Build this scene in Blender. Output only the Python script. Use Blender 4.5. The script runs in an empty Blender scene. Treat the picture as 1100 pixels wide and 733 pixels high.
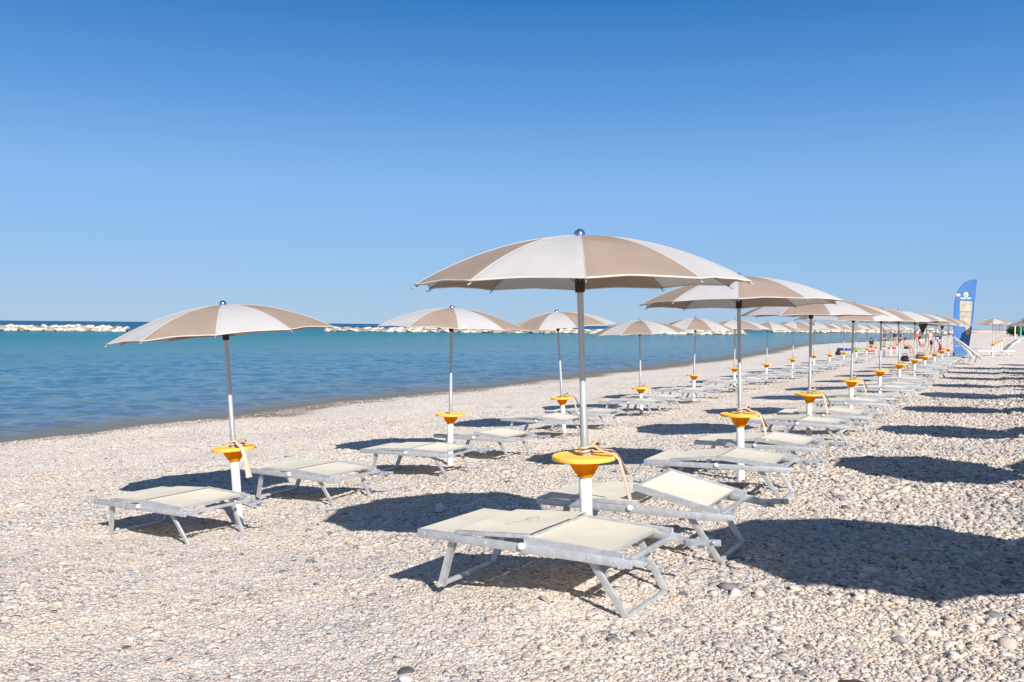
import bpy, bmesh, math, random
import numpy as np
from mathutils import Vector, Matrix, Euler

random.seed(7)
RNG = np.random.default_rng(11)
R = math.radians
sc = bpy.context.scene
C = sc.collection
CAMZ = 1.45                       # eye height over the gravel where the photographer stands
F = 993.0                         # focal length in pixels of an 1100 px wide picture
WATER = -2.35 + CAMZ
DU = Vector((0.465, 0.885, 0.0)).normalized()     # along the rows of umbrellas
DV = Vector((-DU.y, DU.x, 0.0))                   # towards the sea

# ------------------------------------------------------------------ helpers
def link(o, parent=None):
    C.objects.link(o)
    if parent: o.parent = parent
    return o

def tag(o, label=None, cat=None, group=None, kind=None):
    if label: o['label'] = label
    if cat: o['category'] = cat
    if group: o['group'] = group
    if kind: o['kind'] = kind
    return o

def empty(name, loc=(0, 0, 0), rot=(0, 0, 0)):
    o = bpy.data.objects.new(name, None)
    o.empty_display_size = 0.1
    o.location = loc
    o.rotation_euler = rot
    return link(o)

def mesh_obj(name, bm, mats, parent=None, smooth=False, angle=None):
    me = bpy.data.meshes.new(name)
    bmesh.ops.recalc_face_normals(bm, faces=bm.faces[:]) if bm.faces else None
    bm.to_mesh(me); bm.free()
    if not isinstance(mats, (list, tuple)): mats = [mats]
    for m in mats: me.materials.append(m)
    if smooth:
        me.polygons.foreach_set('use_smooth', [True] * len(me.polygons))
        if angle is not None: me.set_sharp_from_angle(angle=R(angle))
    return link(bpy.data.objects.new(name, me), parent)

def copy_tree(o, parent=None):
    c = o.copy(); C.objects.link(c); c.parent = parent
    for ch in list(o.children): copy_tree(ch, c)
    return c

def tree_size(o): return [o] + [d for ch in o.children for d in tree_size(ch)]

def box(bm, x0, x1, y0, y1, z0, z1, bev=0.0, mat=None):
    r = bmesh.ops.create_cube(bm, size=1)
    vs = r['verts']
    for v in vs:
        v.co = Vector((x0 + (v.co.x + .5) * (x1 - x0), y0 + (v.co.y + .5) * (y1 - y0), z0 + (v.co.z + .5) * (z1 - z0)))
        if mat is not None: v.co = mat @ v.co
    if bev:
        es = list({e for v in vs for e in v.link_edges})
        bmesh.ops.bevel(bm, geom=es, offset=bev, segments=2, affect='EDGES', profile=0.5)

def bar(bm, a, b, w, h, up=(0, 0, 1), bev=0.002):
    a, b = Vector(a), Vector(b)
    d = b - a; L = d.length; x = d.normalized()
    u = Vector(up); y = u.cross(x).normalized(); z = x.cross(y)
    M = Matrix((x, y, z)).transposed().to_4x4(); M.translation = a
    box(bm, 0, L, -w / 2, w / 2, -h / 2, h / 2, bev, M)

def ring_points(c, x, y, r, n):
    return [c + x * (r * math.cos(2 * math.pi * i / n)) + y * (r * math.sin(2 * math.pi * i / n)) for i in range(n)]

def tube(bm, pts, rad, n=10, cap=True, flat=1.0):
    pts = [Vector(p) for p in pts]
    if not isinstance(rad, (list, tuple)): rad = [rad] * len(pts)
    prev = None; rings = []
    for i, p in enumerate(pts):
        t = (pts[min(i + 1, len(pts) - 1)] - pts[max(i - 1, 0)]).normalized()
        if prev is None:
            a = Vector((0, 0, 1)) if abs(t.z) < .9 else Vector((1, 0, 0))
            x = t.cross(a).normalized()
        else:
            x = (prev - t * prev.dot(t)).normalized()
        prev = x; y = t.cross(x)
        rings.append([bm.verts.new(p + x * (rad[i] * math.cos(2 * math.pi * k / n)) + y * (flat * rad[i] * math.sin(2 * math.pi * k / n))) for k in range(n)])
    for a, b in zip(rings, rings[1:]):
        for k in range(n):
            bm.faces.new((a[k], a[(k + 1) % n], b[(k + 1) % n], b[k]))
    if cap:
        bm.faces.new(rings[0][::-1]); bm.faces.new(rings[-1])

def lathe(bm, prof, n=32, cap0=True, cap1=True):
    rings = [[bm.verts.new((r * math.cos(2 * math.pi * k / n), r * math.sin(2 * math.pi * k / n), z)) for k in range(n)] for r, z in prof]
    for a, b in zip(rings, rings[1:]):
        for k in range(n):
            bm.faces.new((a[k], a[(k + 1) % n], b[(k + 1) % n], b[k]))
    if cap0: bm.faces.new(rings[0][::-1])
    if cap1: bm.faces.new(rings[-1])

# ------------------------------------------------------------------ noise and terrain
def _hash(ix, iy, s):
    h = (ix.astype(np.int64) * 374761393 + iy.astype(np.int64) * 668265263 + s * 982451653) & 0x7fffffff
    h = ((h ^ (h >> 13)) * 1274126177) & 0x7fffffff
    h = h ^ (h >> 16)
    return (h % 100003) / 100003.0

def vnoise(x, y, s=0):
    ix, iy = np.floor(x), np.floor(y)
    fx, fy = x - ix, y - iy
    fx = fx * fx * (3 - 2 * fx); fy = fy * fy * (3 - 2 * fy)
    a = _hash(ix, iy, s); b = _hash(ix + 1, iy, s); c = _hash(ix, iy + 1, s); d = _hash(ix + 1, iy + 1, s)
    return (a * (1 - fx) + b * fx) * (1 - fy) + (c * (1 - fx) + d * fx) * fy - .5

CTRL = np.array([(.216, 5.16, -1.478), (.92, 6.27, -1.468), (-2.97, 8.14, -1.90), (-2.13, 9.9, -1.90), (-1.15, 11.6, -1.895)])

def shore_v(u):
    return 17.2 + 6.5 * np.exp(-((u - 136) / 45) ** 2) + .22 * np.sin(u * .35) + .12 * np.sin(u * .9 + 1)

def _ground0(x, y):
    u = x * DU.x + y * DU.y; v = x * DV.x + y * DV.y
    base = -1.40 - .24 * (1 - np.exp(-np.maximum(u, 0) / 9.0))
    vs = shore_v(u)
    s = (v - 2.2) / (vs - 2.2)
    t = np.clip(s, 0, 1) ** .77
    g = base * (1 - t) + (-2.35) * t
    over = np.maximum(v - vs, 0)
    g = g - .13 * np.minimum(over, 8) - .04 * np.clip(over - 8, 0, 100)
    return g

_res = np.array([c[2] - float(_ground0(np.array(c[0]), np.array(c[1]))) for c in CTRL])

def ground(x, y, fine=True):
    x = np.asarray(x, float); y = np.asarray(y, float)
    g = _ground0(x, y)
    num = 0; den = .35
    for c, r in zip(CTRL, _res):
        w = np.exp(-((x - c[0]) ** 2 + (y - c[1]) ** 2) / (2 * .8 ** 2))
        num = num + w * r; den = den + w
    g = g + num / den
    if fine:
        r = np.hypot(x, y)
        k = np.clip(1.3 - r / 60, 0, 1)
        g = g + k * (.05 * vnoise(x / 1.3, y / 1.3, 1) + .03 * vnoise(x / .45, y / .45, 2) + .012 * vnoise(x / .16, y / .16, 3))
    return g + CAMZ

def gz(x, y): return float(ground(x, y, False))

# pixel of the photograph -> ray; used once to survey the beach
ROLL = R(.53); PITCH = math.atan(17.1 / F)
def at_depth(px, py, depth):
    a, b = px - 550, py - 366.5
    c, s = math.cos(ROLL), math.sin(ROLL)
    x, y = a * c + b * s, -a * s + b * c
    d = Vector((x / F, math.cos(PITCH) - y / F * math.sin(PITCH), -y / F * math.cos(PITCH) - math.sin(PITCH)))
    d *= depth / d.y
    return Vector((d.x, d.y, d.z + CAMZ))

# ------------------------------------------------------------------ materials
def new_mat(name):
    m = bpy.data.materials.new(name); m.use_nodes = True
    nt = m.node_tree
    return m, nt, nt.nodes['Principled BSDF'], nt.nodes, nt.links

def noise_var(nt, scale, lo, hi, base, detail=4, coord='Object'):
    """base colour multiplied by a noise between lo and hi"""
    N, L = nt.nodes, nt.links
    tc = N.new('ShaderNodeTexCoord'); no = N.new('ShaderNodeTexNoise')
    no.inputs['Scale'].default_value = scale; no.inputs['Detail'].default_value = detail
    L.new(tc.outputs[coord], no.inputs['Vector'])
    mr = N.new('ShaderNodeMapRange'); mr.inputs['From Min'].default_value = .3; mr.inputs['From Max'].default_value = .7
    mr.inputs['To Min'].default_value = lo; mr.inputs['To Max'].default_value = hi
    L.new(no.outputs['Fac'], mr.inputs['Value'])
    mx = N.new('ShaderNodeVectorMath'); mx.operation = 'SCALE'
    mx.inputs[0].default_value = base[:3]
    L.new(mr.outputs['Result'], mx.inputs['Scale'])
    return mx.outputs['Vector'], no.outputs['Fac'], tc

def simple(name, col, rough=.5, metal=0.0, var=.08, scale=8, spec=.5, bump=0.0):
    m, nt, p, N, L = new_mat(name)
    c, f, tc = noise_var(nt, scale, 1 - var, 1 + var, col)
    L.new(c, p.inputs['Base Color'])
    p.inputs['Roughness'].default_value = rough; p.inputs['Metallic'].default_value = metal
    p.inputs['Specular IOR Level'].default_value = spec
    if bump:
        b = N.new('ShaderNodeBump'); b.inputs['Strength'].default_value = bump; b.inputs['Distance'].default_value = .01
        L.new(f, b.inputs['Height']); L.new(b.outputs['Normal'], p.inputs['Normal'])
    return m

def fabric(name, col, trans=.3, weave=700, var=.06, tint=None):
    m, nt, p, N, L = new_mat(name)
    c, f, tc = noise_var(nt, 3.5, 1 - var, 1 + var, col, 6)
    oi = N.new('ShaderNodeObjectInfo'); ov = N.new('ShaderNodeMapRange'); ov.inputs['To Min'].default_value = .9; ov.inputs['To Max'].default_value = 1.08
    L.new(oi.outputs['Random'], ov.inputs['Value'])
    os_ = N.new('ShaderNodeVectorMath'); os_.operation = 'SCALE'; L.new(c, os_.inputs[0]); L.new(ov.outputs['Result'], os_.inputs['Scale']); c = os_.outputs['Vector']
    L.new(c, p.inputs['Base Color'])
    p.inputs['Roughness'].default_value = .85; p.inputs['Specular IOR Level'].default_value = .2
    wv = N.new('ShaderNodeTexNoise'); wv.inputs['Scale'].default_value = weave
    L.new(tc.outputs['Object'], wv.inputs['Vector'])
    wr = N.new('ShaderNodeTexNoise'); wr.inputs['Scale'].default_value = 5; wr.inputs['Detail'].default_value = 3
    L.new(tc.outputs['Object'], wr.inputs['Vector'])
    b1 = N.new('ShaderNodeBump'); b1.inputs['Strength'].default_value = .15; b1.inputs['Distance'].default_value = .002
    L.new(wv.outputs['Fac'], b1.inputs['Height'])
    b2 = N.new('ShaderNodeBump'); b2.inputs['Strength'].default_value = .25; b2.inputs['Distance'].default_value = .02
    L.new(wr.outputs['Fac'], b2.inputs['Height']); L.new(b1.outputs['Normal'], b2.inputs['Normal'])
    L.new(b2.outputs['Normal'], p.inputs['Normal'])
    t = N.new('ShaderNodeBsdfTranslucent')
    if tint: t.inputs['Color'].default_value = (*tint, 1)
    else: L.new(c, t.inputs['Color'])
    mx = N.new('ShaderNodeMixShader'); mx.inputs['Fac'].default_value = trans
    L.new(p.outputs[0], mx.inputs[1]); L.new(t.outputs[0], mx.inputs[2])
    L.new(mx.outputs[0], N['Material Output'].inputs['Surface'])
    return m

STONE_RAMP = [(0.0, (.09, .09, .095)), (.04, (.17, .165, .165)), (.12, (.27, .255, .245)), (.26, (.375, .335, .295)), (.50, (.455, .40, .348)),
              (.68, (.445, .38, .32)), (.80, (.475, .435, .395)), (.93, (.49, .47, .445)), (.97, (.40, .30, .22)), (.99, (.40, .25, .17)), (1.0, (.30, .35, .33))]

def stone_ramp(N):
    r = N.new('ShaderNodeValToRGB'); e = r.color_ramp.elements
    r.color_ramp.interpolation = 'LINEAR'
    e[0].position, e[0].color = STONE_RAMP[0][0], (*STONE_RAMP[0][1], 1)
    e[1].position, e[1].color = 1.0, (*STONE_RAMP[-1][1], 1)
    for p, c in STONE_RAMP[1:-1]:
        x = e.new(p); x.color = (*c, 1)
    return r

def shingle_material():
    m, nt, p, N, L = new_mat('beach_shingle')
    geo = N.new('ShaderNodeNewGeometry')
    def vor(scale):
        v = N.new('ShaderNodeTexVoronoi'); v.inputs['Scale'].default_value = scale
        v.inputs['Randomness'].default_value = 1
        L.new(geo.outputs['Position'], v.inputs['Vector']); return v
    va, vb = vor(34), vor(13)
    sep = N.new('ShaderNodeSeparateColor'); L.new(va.outputs['Color'], sep.inputs[0])
    ra = stone_ramp(N); L.new(sep.outputs[0], ra.inputs['Fac'])
    sep2 = N.new('ShaderNodeSeparateColor'); L.new(vb.outputs['Color'], sep2.inputs[0])
    rb = stone_ramp(N); L.new(sep2.outputs[0], rb.inputs['Fac'])
    mix = N.new('ShaderNodeMix'); mix.data_type = 'RGBA'
    mix.inputs['Factor'].default_value = .3
    L.new(ra.outputs['Color'], mix.inputs['A']); L.new(rb.outputs['Color'], mix.inputs['B'])
    # broad patches of greyer and warmer shingle
    nz = N.new('ShaderNodeTexNoise'); nz.inputs['Scale'].default_value = .55; nz.inputs['Detail'].default_value = 6
    L.new(geo.outputs['Position'], nz.inputs['Vector'])
    rp = N.new('ShaderNodeValToRGB'); rp.color_ramp.elements[0].position = .3; rp.color_ramp.elements[1].position = .7
    rp.color_ramp.elements[0].color = (1.36, 1.34, 1.30, 1); rp.color_ramp.elements[1].color = (1.62, 1.56, 1.46, 1)
    L.new(nz.outputs['Fac'], rp.inputs['Fac'])
    mul = N.new('ShaderNodeMix'); mul.data_type = 'RGBA'; mul.blend_type = 'MULTIPLY'; mul.inputs['Factor'].default_value = 1
    L.new(mix.outputs['Result'], mul.inputs['A']); L.new(rp.outputs['Color'], mul.inputs['B'])
    # wet by the water line
    sp = N.new('ShaderNodeSeparateXYZ'); L.new(geo.outputs['Position'], sp.inputs[0])
    nw = N.new('ShaderNodeTexNoise'); nw.inputs['Scale'].default_value = 1.2; L.new(geo.outputs['Position'], nw.inputs['Vector'])
    ad = N.new('ShaderNodeMath'); ad.operation = 'MULTIPLY_ADD'; ad.inputs[1].default_value = .05; L.new(nw.outputs['Fac'], ad.inputs[0]); L.new(sp.outputs['Z'], ad.inputs[2])
    wet = N.new('ShaderNodeMapRange'); wet.inputs['From Min'].default_value = WATER + .05; wet.inputs['From Max'].default_value = WATER + .085
    wet.inputs['To Min'].default_value = 1; wet.inputs['To Max'].default_value = 0
    L.new(ad.outputs[0], wet.inputs['Value'])
    wc = N.new('ShaderNodeMix'); wc.data_type = 'RGBA'; L.new(wet.outputs['Result'], wc.inputs['Factor'])
    L.new(mul.outputs['Result'], wc.inputs['A']); wc.inputs['B'].default_value = (.20, .16, .12, 1)
    L.new(wc.outputs['Result'], p.inputs['Base Color'])
    p.inputs['Roughness'].default_value = .9; p.inputs['Specular IOR Level'].default_value = .25
    # stones stand up as rounded cells
    def dome(v, d, prev=None):
        b = N.new('ShaderNodeBump'); b.invert = True; b.inputs['Strength'].default_value = 1; b.inputs['Distance'].default_value = d
        L.new(v.outputs['Distance'], b.inputs['Height'])
        if prev: L.new(prev.outputs['Normal'], b.inputs['Normal'])
        return b
    b1 = dome(va, .008); b2 = dome(vb, .008, b1)
    L.new(b2.outputs['Normal'], p.inputs['Normal'])
    return m

def pebble_material():
    m, nt, p, N, L = new_mat('pebble_stone')
    at = N.new('ShaderNodeAttribute'); at.attribute_name = 'tone'
    ra = stone_ramp(N); L.new(at.outputs['Fac'], ra.inputs['Fac'])
    geo = N.new('ShaderNodeNewGeometry')
    nz = N.new('ShaderNodeTexNoise'); nz.inputs['Scale'].default_value = 90; nz.inputs['Detail'].default_value = 4
    L.new(geo.outputs['Position'], nz.inputs['Vector'])
    mr = N.new('ShaderNodeMapRange'); mr.inputs['From Min'].default_value = .3; mr.inputs['From Max'].default_value = .7
    mr.inputs['To Min'].default_value = .80; mr.inputs['To Max'].default_value = 1.14
    L.new(nz.outputs['Fac'], mr.inputs['Value'])
    nb = N.new('ShaderNodeTexNoise'); nb.inputs['Scale'].default_value = .7; nb.inputs['Detail'].default_value = 5
    L.new(geo.outputs['Position'], nb.inputs['Vector'])
    pr = N.new('ShaderNodeValToRGB'); pr.color_ramp.elements[0].position = .36; pr.color_ramp.elements[1].position = .64
    pr.color_ramp.elements[0].color = (.90, .91, .93, 1); pr.color_ramp.elements[1].color = (1.10, 1.05, .99, 1)
    L.new(nb.outputs['Fac'], pr.inputs['Fac'])
    pm = N.new('ShaderNodeMix'); pm.data_type = 'RGBA'; pm.blend_type = 'MULTIPLY'; pm.inputs['Factor'].default_value = 1
    L.new(ra.outputs['Color'], pm.inputs['A']); L.new(pr.outputs['Color'], pm.inputs['B'])
    mx = N.new('ShaderNodeVectorMath'); mx.operation = 'SCALE'
    L.new(pm.outputs['Result'], mx.inputs[0]); L.new(mr.outputs['Result'], mx.inputs['Scale'])
    L.new(mx.outputs['Vector'], p.inputs['Base Color'])
    b = N.new('ShaderNodeBump'); b.inputs['Strength'].default_value = .5; b.inputs['Distance'].default_value = .004
    L.new(nz.outputs['Fac'], b.inputs['Height']); L.new(b.outputs['Normal'], p.inputs['Normal'])
    p.inputs['Roughness'].default_value = .85; p.inputs['Specular IOR Level'].default_value = .25
    return m

def water_material():
    m, nt, p, N, L = new_mat('sea_water')
    geo = N.new('ShaderNodeNewGeometry')
    at = N.new('ShaderNodeAttribute'); at.attribute_name = 'offshore'
    nz = N.new('ShaderNodeTexNoise'); nz.inputs['Scale'].default_value = .5; nz.inputs['Detail'].default_value = 4
    L.new(geo.outputs['Position'], nz.inputs['Vector'])
    ad = N.new('ShaderNodeMath'); ad.operation = 'MULTIPLY_ADD'; ad.inputs[1].default_value = 1.2; ad.inputs[2].default_value = -.6
    L.new(nz.outputs['Fac'], ad.inputs[0])
    sm = N.new('ShaderNodeMath'); sm.operation = 'ADD'; L.new(ad.outputs[0], sm.inputs[0]); L.new(at.outputs['Fac'], sm.inputs[1])
    mr = N.new('ShaderNodeMapRange'); mr.inputs['From Min'].default_value = 0; mr.inputs['From Max'].default_value = 400
    L.new(sm.outputs[0], mr.inputs['Value'])
    rp = N.new('ShaderNodeValToRGB'); e = rp.color_ramp.elements
    e[0].position, e[0].color = 0, (.15, .125, .085, 1)
    e[1].position, e[1].color = 1, (.010, .085, .185, 1)
    for pos, c in ((.0028, (.155, .135, .10)), (.0052, (.105, .135, .13)), (.018, (.075, .150, .165)), (.05, (.050, .160, .190)), (.16, (.031, .165, .215)), (.4, (.019, .150, .225)), (.52, (.014, .130, .215)), (.66, (.010, .09, .19))):
        x = e.new(pos); x.color = (*c, 1)
    L.new(mr.outputs['Result'], rp.inputs['Fac'])
    # long cat's-paw patches in the body colour of the water
    mp2 = N.new('ShaderNodeMapping'); mp2.inputs['Scale'].default_value = (.02, .11, 1); mp2.inputs['Rotation'].default_value = (0, 0, R(8))
    L.new(geo.outputs['Position'], mp2.inputs['Vector'])
    n2 = N.new('ShaderNodeTexNoise'); n2.inputs['Scale'].default_value = 1.4; n2.inputs['Detail'].default_value = 6
    L.new(mp2.outputs['Vector'], n2.inputs['Vector'])
    L.new(rp.outputs['Color'], p.inputs['Base Color'])
    rr = N.new('ShaderNodeMapRange'); rr.inputs['To Min'].default_value = .03; rr.inputs['To Max'].default_value = .08
    rr.inputs['From Min'].default_value = .35; rr.inputs['From Max'].default_value = .65
    L.new(n2.outputs['Fac'], rr.inputs['Value']); pass
    # ripples, their crests roughly along the shore
    def rip(scale, sx, sy, rot, dist, prev=None, strength=1.0):
        mp = N.new('ShaderNodeMapping'); mp.inputs['Scale'].default_value = (sx, sy, 1); mp.inputs['Rotation'].default_value = (0, 0, R(rot))
        L.new(geo.outputs['Position'], mp.inputs['Vector'])
        n = N.new('ShaderNodeTexNoise'); n.inputs['Scale'].default_value = scale; n.inputs['Detail'].default_value = 4
        n.inputs['Distortion'].default_value = .6
        L.new(mp.outputs['Vector'], n.inputs['Vector'])
        b = N.new('ShaderNodeBump'); b.inputs['Strength'].default_value = strength; b.inputs['Distance'].default_value = dist
        L.new(n.outputs['Fac'], b.inputs['Height'])
        if prev: L.new(prev.outputs['Normal'], b.inputs['Normal'])
        return b
    b = rip(.30, .8, 1.0, 20, .12)
    a = rip(.95, .75, 1.15, 14, .06, b)
    c = rip(3.2, .8, 1.1, 5, .014, a)
    # body colour of the water under a clear reflecting surface; offshore the unresolved wavelets cap the mirror
    N.remove(p)
    df = N.new('ShaderNodeBsdfDiffuse'); L.new(rp.outputs['Color'], df.inputs['Color']); L.new(c.outputs['Normal'], df.inputs['Normal'])
    gl = N.new('ShaderNodeBsdfGlossy'); L.new(rr.outputs['Result'], gl.inputs['Roughness']); L.new(c.outputs['Normal'], gl.inputs['Normal'])
    fr = N.new('ShaderNodeFresnel'); fr.inputs['IOR'].default_value = 1.33; L.new(c.outputs['Normal'], fr.inputs['Normal'])
    c0 = N.new('ShaderNodeMapRange'); c0.inputs['From Max'].default_value = 100; L.new(sm.outputs[0], c0.inputs['Value'])
    cp = N.new('ShaderNodeValToRGB'); ce = cp.color_ramp.elements
    ce[0].position, ce[0].color = .004, (.22, .22, .22, 1); ce[1].position, ce[1].color = .95, (.12, .12, .12, 1)
    for q_, v_ in ((.019, .56), (.16, .62), (.45, .36)):
        x = ce.new(q_); x.color = (v_, v_, v_, 1)
    L.new(c0.outputs['Result'], cp.inputs['Fac'])
    mn = N.new('ShaderNodeMath'); mn.operation = 'MINIMUM'; L.new(fr.outputs['Fac'], mn.inputs[0]); L.new(cp.outputs['Color'], mn.inputs[1])
    ms = N.new('ShaderNodeMixShader'); L.new(mn.outputs[0], ms.inputs['Fac']); L.new(df.outputs[0], ms.inputs[1]); L.new(gl.outputs[0], ms.inputs[2])
    L.new(ms.outputs[0], N['Material Output'].inputs['Surface'])
    return m

M = dict(
    shingle=shingle_material(), pebble=pebble_material(), water=water_material(),
    taupe=fabric('taupe_canvas', (.30, .23, .18), .19, 700, .09, (.31, .21, .145)), white=fabric('off_white_canvas', (.445, .43, .42), .22, 700, .08, (.50, .41, .335)),
    hem=simple('pale_hem_binding', (.50, .45, .39), .8), cream=fabric('cream_mesh_fabric', (.69, .645, .53), .22, 900, .08, (.62, .52, .30)),
    alu=simple('brushed_aluminium', (.50, .505, .51), .42, .5, .16, 22), alu_d=simple('dull_grey_metal', (.36, .37, .38), .45, .5, .1, 20),
    steel=simple('polished_steel', (.70, .72, .74), .12, 1.0, .03), pole=simple('grey_painted_pole', (.46, .46, .455), .42, .25, .08, 6),
    pole_l=simple('pale_pole_tube', (.30, .30, .295), .4, .2, .06, 6), pvc=simple('white_pvc_sleeve', (.62, .62, .61), .35, 0, .09, 9),
    yellow=fabric('yellow_plastic', (.90, .60, .12), .30, 30, .10, (.98, .62, .04)), orange=fabric('orange_yellow_plastic', (.95, .42, .006), .6, 30, .06, (1.0, .48, .004)),
    strap=fabric('sandy_webbing', (.52, .40, .30), .1, 500, .12), dark=simple('dark_brown_fabric', (.035, .026, .022), .8, 0, .2),
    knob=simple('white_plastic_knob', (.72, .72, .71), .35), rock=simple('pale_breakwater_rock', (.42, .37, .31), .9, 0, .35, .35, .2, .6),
    rock_d=simple('darker_breakwater_rock', (.26, .22, .18), .9, 0, .35, .3, .2, .6),  # boulder rock in a darker tone, given to some shapes
)

# ------------------------------------------------------------------ world, sun, camera
SUN_EL = R(32.5)
sun_from = Vector((.356, -.934, 0)).normalized() * math.cos(SUN_EL) + Vector((0, 0, math.sin(SUN_EL)))
world = bpy.data.worlds.new('World'); sc.world = world; world.use_nodes = True
wn = world.node_tree.nodes; wl = world.node_tree.links
sky = wn.new('ShaderNodeTexSky'); sky.sky_type = 'NISHITA'; sky.sun_disc = False
sky.sun_elevation = SUN_EL; sky.sun_rotation = math.atan2(sun_from.x, sun_from.y)
sky.air_density = 1.0; sky.dust_density = .2; sky.ozone_density = 3.5; sky.altitude = 0
bg = wn['Background']; bg.inputs['Strength'].default_value = .10
# the clear-sky model graded to the deep polarised blue of the day, by height above the horizon
tc = wn.new('ShaderNodeTexCoord'); sx = wn.new('ShaderNodeSeparateXYZ'); wl.new(tc.outputs['Generated'], sx.inputs[0])
rmp = wn.new('ShaderNodeValToRGB'); el = rmp.color_ramp.elements
SKYC = [(0, (.315, .50, .73)), (.05, (.255, .46, .775)), (.145, (.20, .43, .80)), (.24, (.085, .285, .665)), (.33, (.012, .172, .51)), (.6, (.015, .12, .38)), (1, (.015, .085, .29))]
el[0].position, el[0].color = 0, (*SKYC[0][1], 1); el[1].position, el[1].color = 1, (*SKYC[-1][1], 1)
for p_, c_ in SKYC[1:-1]:
    e_ = el.new(p_); e_.color = (*c_, 1)
wl.new(sx.outputs['Z'], rmp.inputs['Fac'])
EXPO = .78
gain = wn.new('ShaderNodeVectorMath'); gain.operation = 'SCALE'; gain.inputs['Scale'].default_value = 10 / 2 ** EXPO
wl.new(rmp.outputs['Color'], gain.inputs[0])
mxs = wn.new('ShaderNodeMix'); mxs.data_type = 'RGBA'
fd = wn.new('ShaderNodeMapRange'); fd.inputs['From Min'].default_value = .34; fd.inputs['From Max'].default_value = .62
fd.inputs['To Min'].default_value = .9; fd.inputs['To Max'].default_value = .15
wl.new(sx.outputs['Z'], fd.inputs['Value']); wl.new(fd.outputs['Result'], mxs.inputs['Factor'])
wl.new(sky.outputs['Color'], mxs.inputs['A']); wl.new(gain.outputs['Vector'], mxs.inputs['B'])
wl.new(mxs.outputs['Result'], bg.inputs['Color'])
sl = bpy.data.lights.new('sun', 'SUN'); sl.energy = 4.6; sl.angle = R(.53); sl.color = (1, .955, .89)
so = link(bpy.data.objects.new('sun', sl)); so.rotation_euler = sun_from.to_track_quat('Z', 'Y').to_euler()
so.location = (10, -25, 25)

cam = bpy.data.cameras.new('camera'); cam.lens = 36 * F / 1100; cam.sensor_width = 36; cam.sensor_fit = 'HORIZONTAL'
cam.clip_start = .05; cam.clip_end = 60000
co = link(bpy.data.objects.new('camera', cam))
fwd = Vector((0, math.cos(PITCH), -math.sin(PITCH))); rgt = Vector((1, 0, 0)); up = rgt.cross(fwd)
r2 = rgt * math.cos(ROLL) + up * math.sin(ROLL); u2 = up * math.cos(ROLL) - rgt * math.sin(ROLL)
mw = Matrix((r2, u2, -fwd)).transposed().to_4x4(); mw.translation = (0, 0, CAMZ)
co.matrix_world = mw
sc.camera = co
vs = sc.view_settings; vs.view_transform = 'Standard'; vs.look = 'None'; vs.gamma = 1; vs.use_curve_mapping = False; vs.exposure = EXPO

# ------------------------------------------------------------------ beach
def polar_sheet(name, radii, ang, hfun, mat, attr=None):
    nang = len(ang)
    rr, aa = np.meshgrid(radii, ang, indexing='ij')
    x = (rr * np.sin(aa)).ravel(); y = (rr * np.cos(aa)).ravel()
    z = hfun(x, y)
    co = np.stack([x, y, z], 1)
    i, j = np.meshgrid(np.arange(len(radii) - 1), np.arange(nang), indexing='ij')
    a = i * nang + j; b = i * nang + (j + 1) % nang; c = (i + 1) * nang + (j + 1) % nang; d = (i + 1) * nang + j
    q = np.stack([a, d, c, b], -1).reshape(-1, 4)
    me = bpy.data.meshes.new(name)
    me.vertices.add(len(co)); me.vertices.foreach_set('co', co.ravel().astype(np.float32))
    me.loops.add(q.size); me.loops.foreach_set('vertex_index', q.ravel().astype(np.int32))
    me.polygons.add(len(q)); me.polygons.foreach_set('loop_start', np.arange(0, q.size, 4, dtype=np.int32))
    me.polygons.foreach_set('use_smooth', np.ones(len(q), bool))
    me.update(calc_edges=True)
    if attr:
        at = me.attributes.new(attr[0], 'FLOAT', 'POINT'); at.data.foreach_set('value', attr[1](x, y).astype(np.float32))
    me.materials.append(mat)
    return link(bpy.data.objects.new(name, me))

rad = np.concatenate([[.02], np.geomspace(.4, 3.0, 12), np.geomspace(3.05, 24, 240), np.geomspace(24.3, 400, 190), np.geomspace(410, 6000, 30)])
beach = polar_sheet('ground', rad, np.linspace(0, 2 * np.pi, 900, endpoint=False), lambda x, y: ground(x, y), M['shingle'])
tag(beach, kind='structure')

def offshore(x, y):
    u = x * DU.x + y * DU.y; v = x * DV.x + y * DV.y
    return v - shore_v(u)
wr = np.concatenate([[.05], np.geomspace(13, 75, 560), np.geomspace(75.6, 400, 180), np.geomspace(420, 30000, 40)])
wa = np.concatenate([np.linspace(-.85, .75, 1300, endpoint=False), np.linspace(.75, 2 * np.pi - .85, 240, endpoint=False)])
def waves(x, y):
    """wind ripples, a little higher offshore, calm at the very edge"""
    r = np.hypot(x, y); o = offshore(x, y)
    c, s_ = math.cos(.35), math.sin(.35)
    a, b = x * c + y * s_, -x * s_ + y * c
    wx, wy = a + .5 * vnoise(a / 1.7, b / 1.7, 31), b + .5 * vnoise(a / 1.9, b / 1.9, 32)
    h = .075 * vnoise(wx / 2.6, wy / 1.5, 33) + .085 * vnoise(wx / .95, wy / .62, 34) + .045 * vnoise(wx / .45, wy / .33, 35)
    k = np.clip(o / 2.0, .10, 1) * np.clip(1.25 - r / 220, 0, 1)
    return WATER + h * k
sea = polar_sheet('sea', wr, wa, waves, M['water'], ('offshore', offshore))
tag(sea, kind='structure')

# ------------------------------------------------------------------ pebbles: real stones on the nearer beach
def ico(sub):
    bm = bmesh.new(); bmesh.ops.create_icosphere(bm, subdivisions=sub, radius=1)
    v = np.array([p.co[:] for p in bm.verts]); f = np.array([[q.index for q in t.verts] for t in bm.faces]); bm.free()
    return v, f

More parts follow.
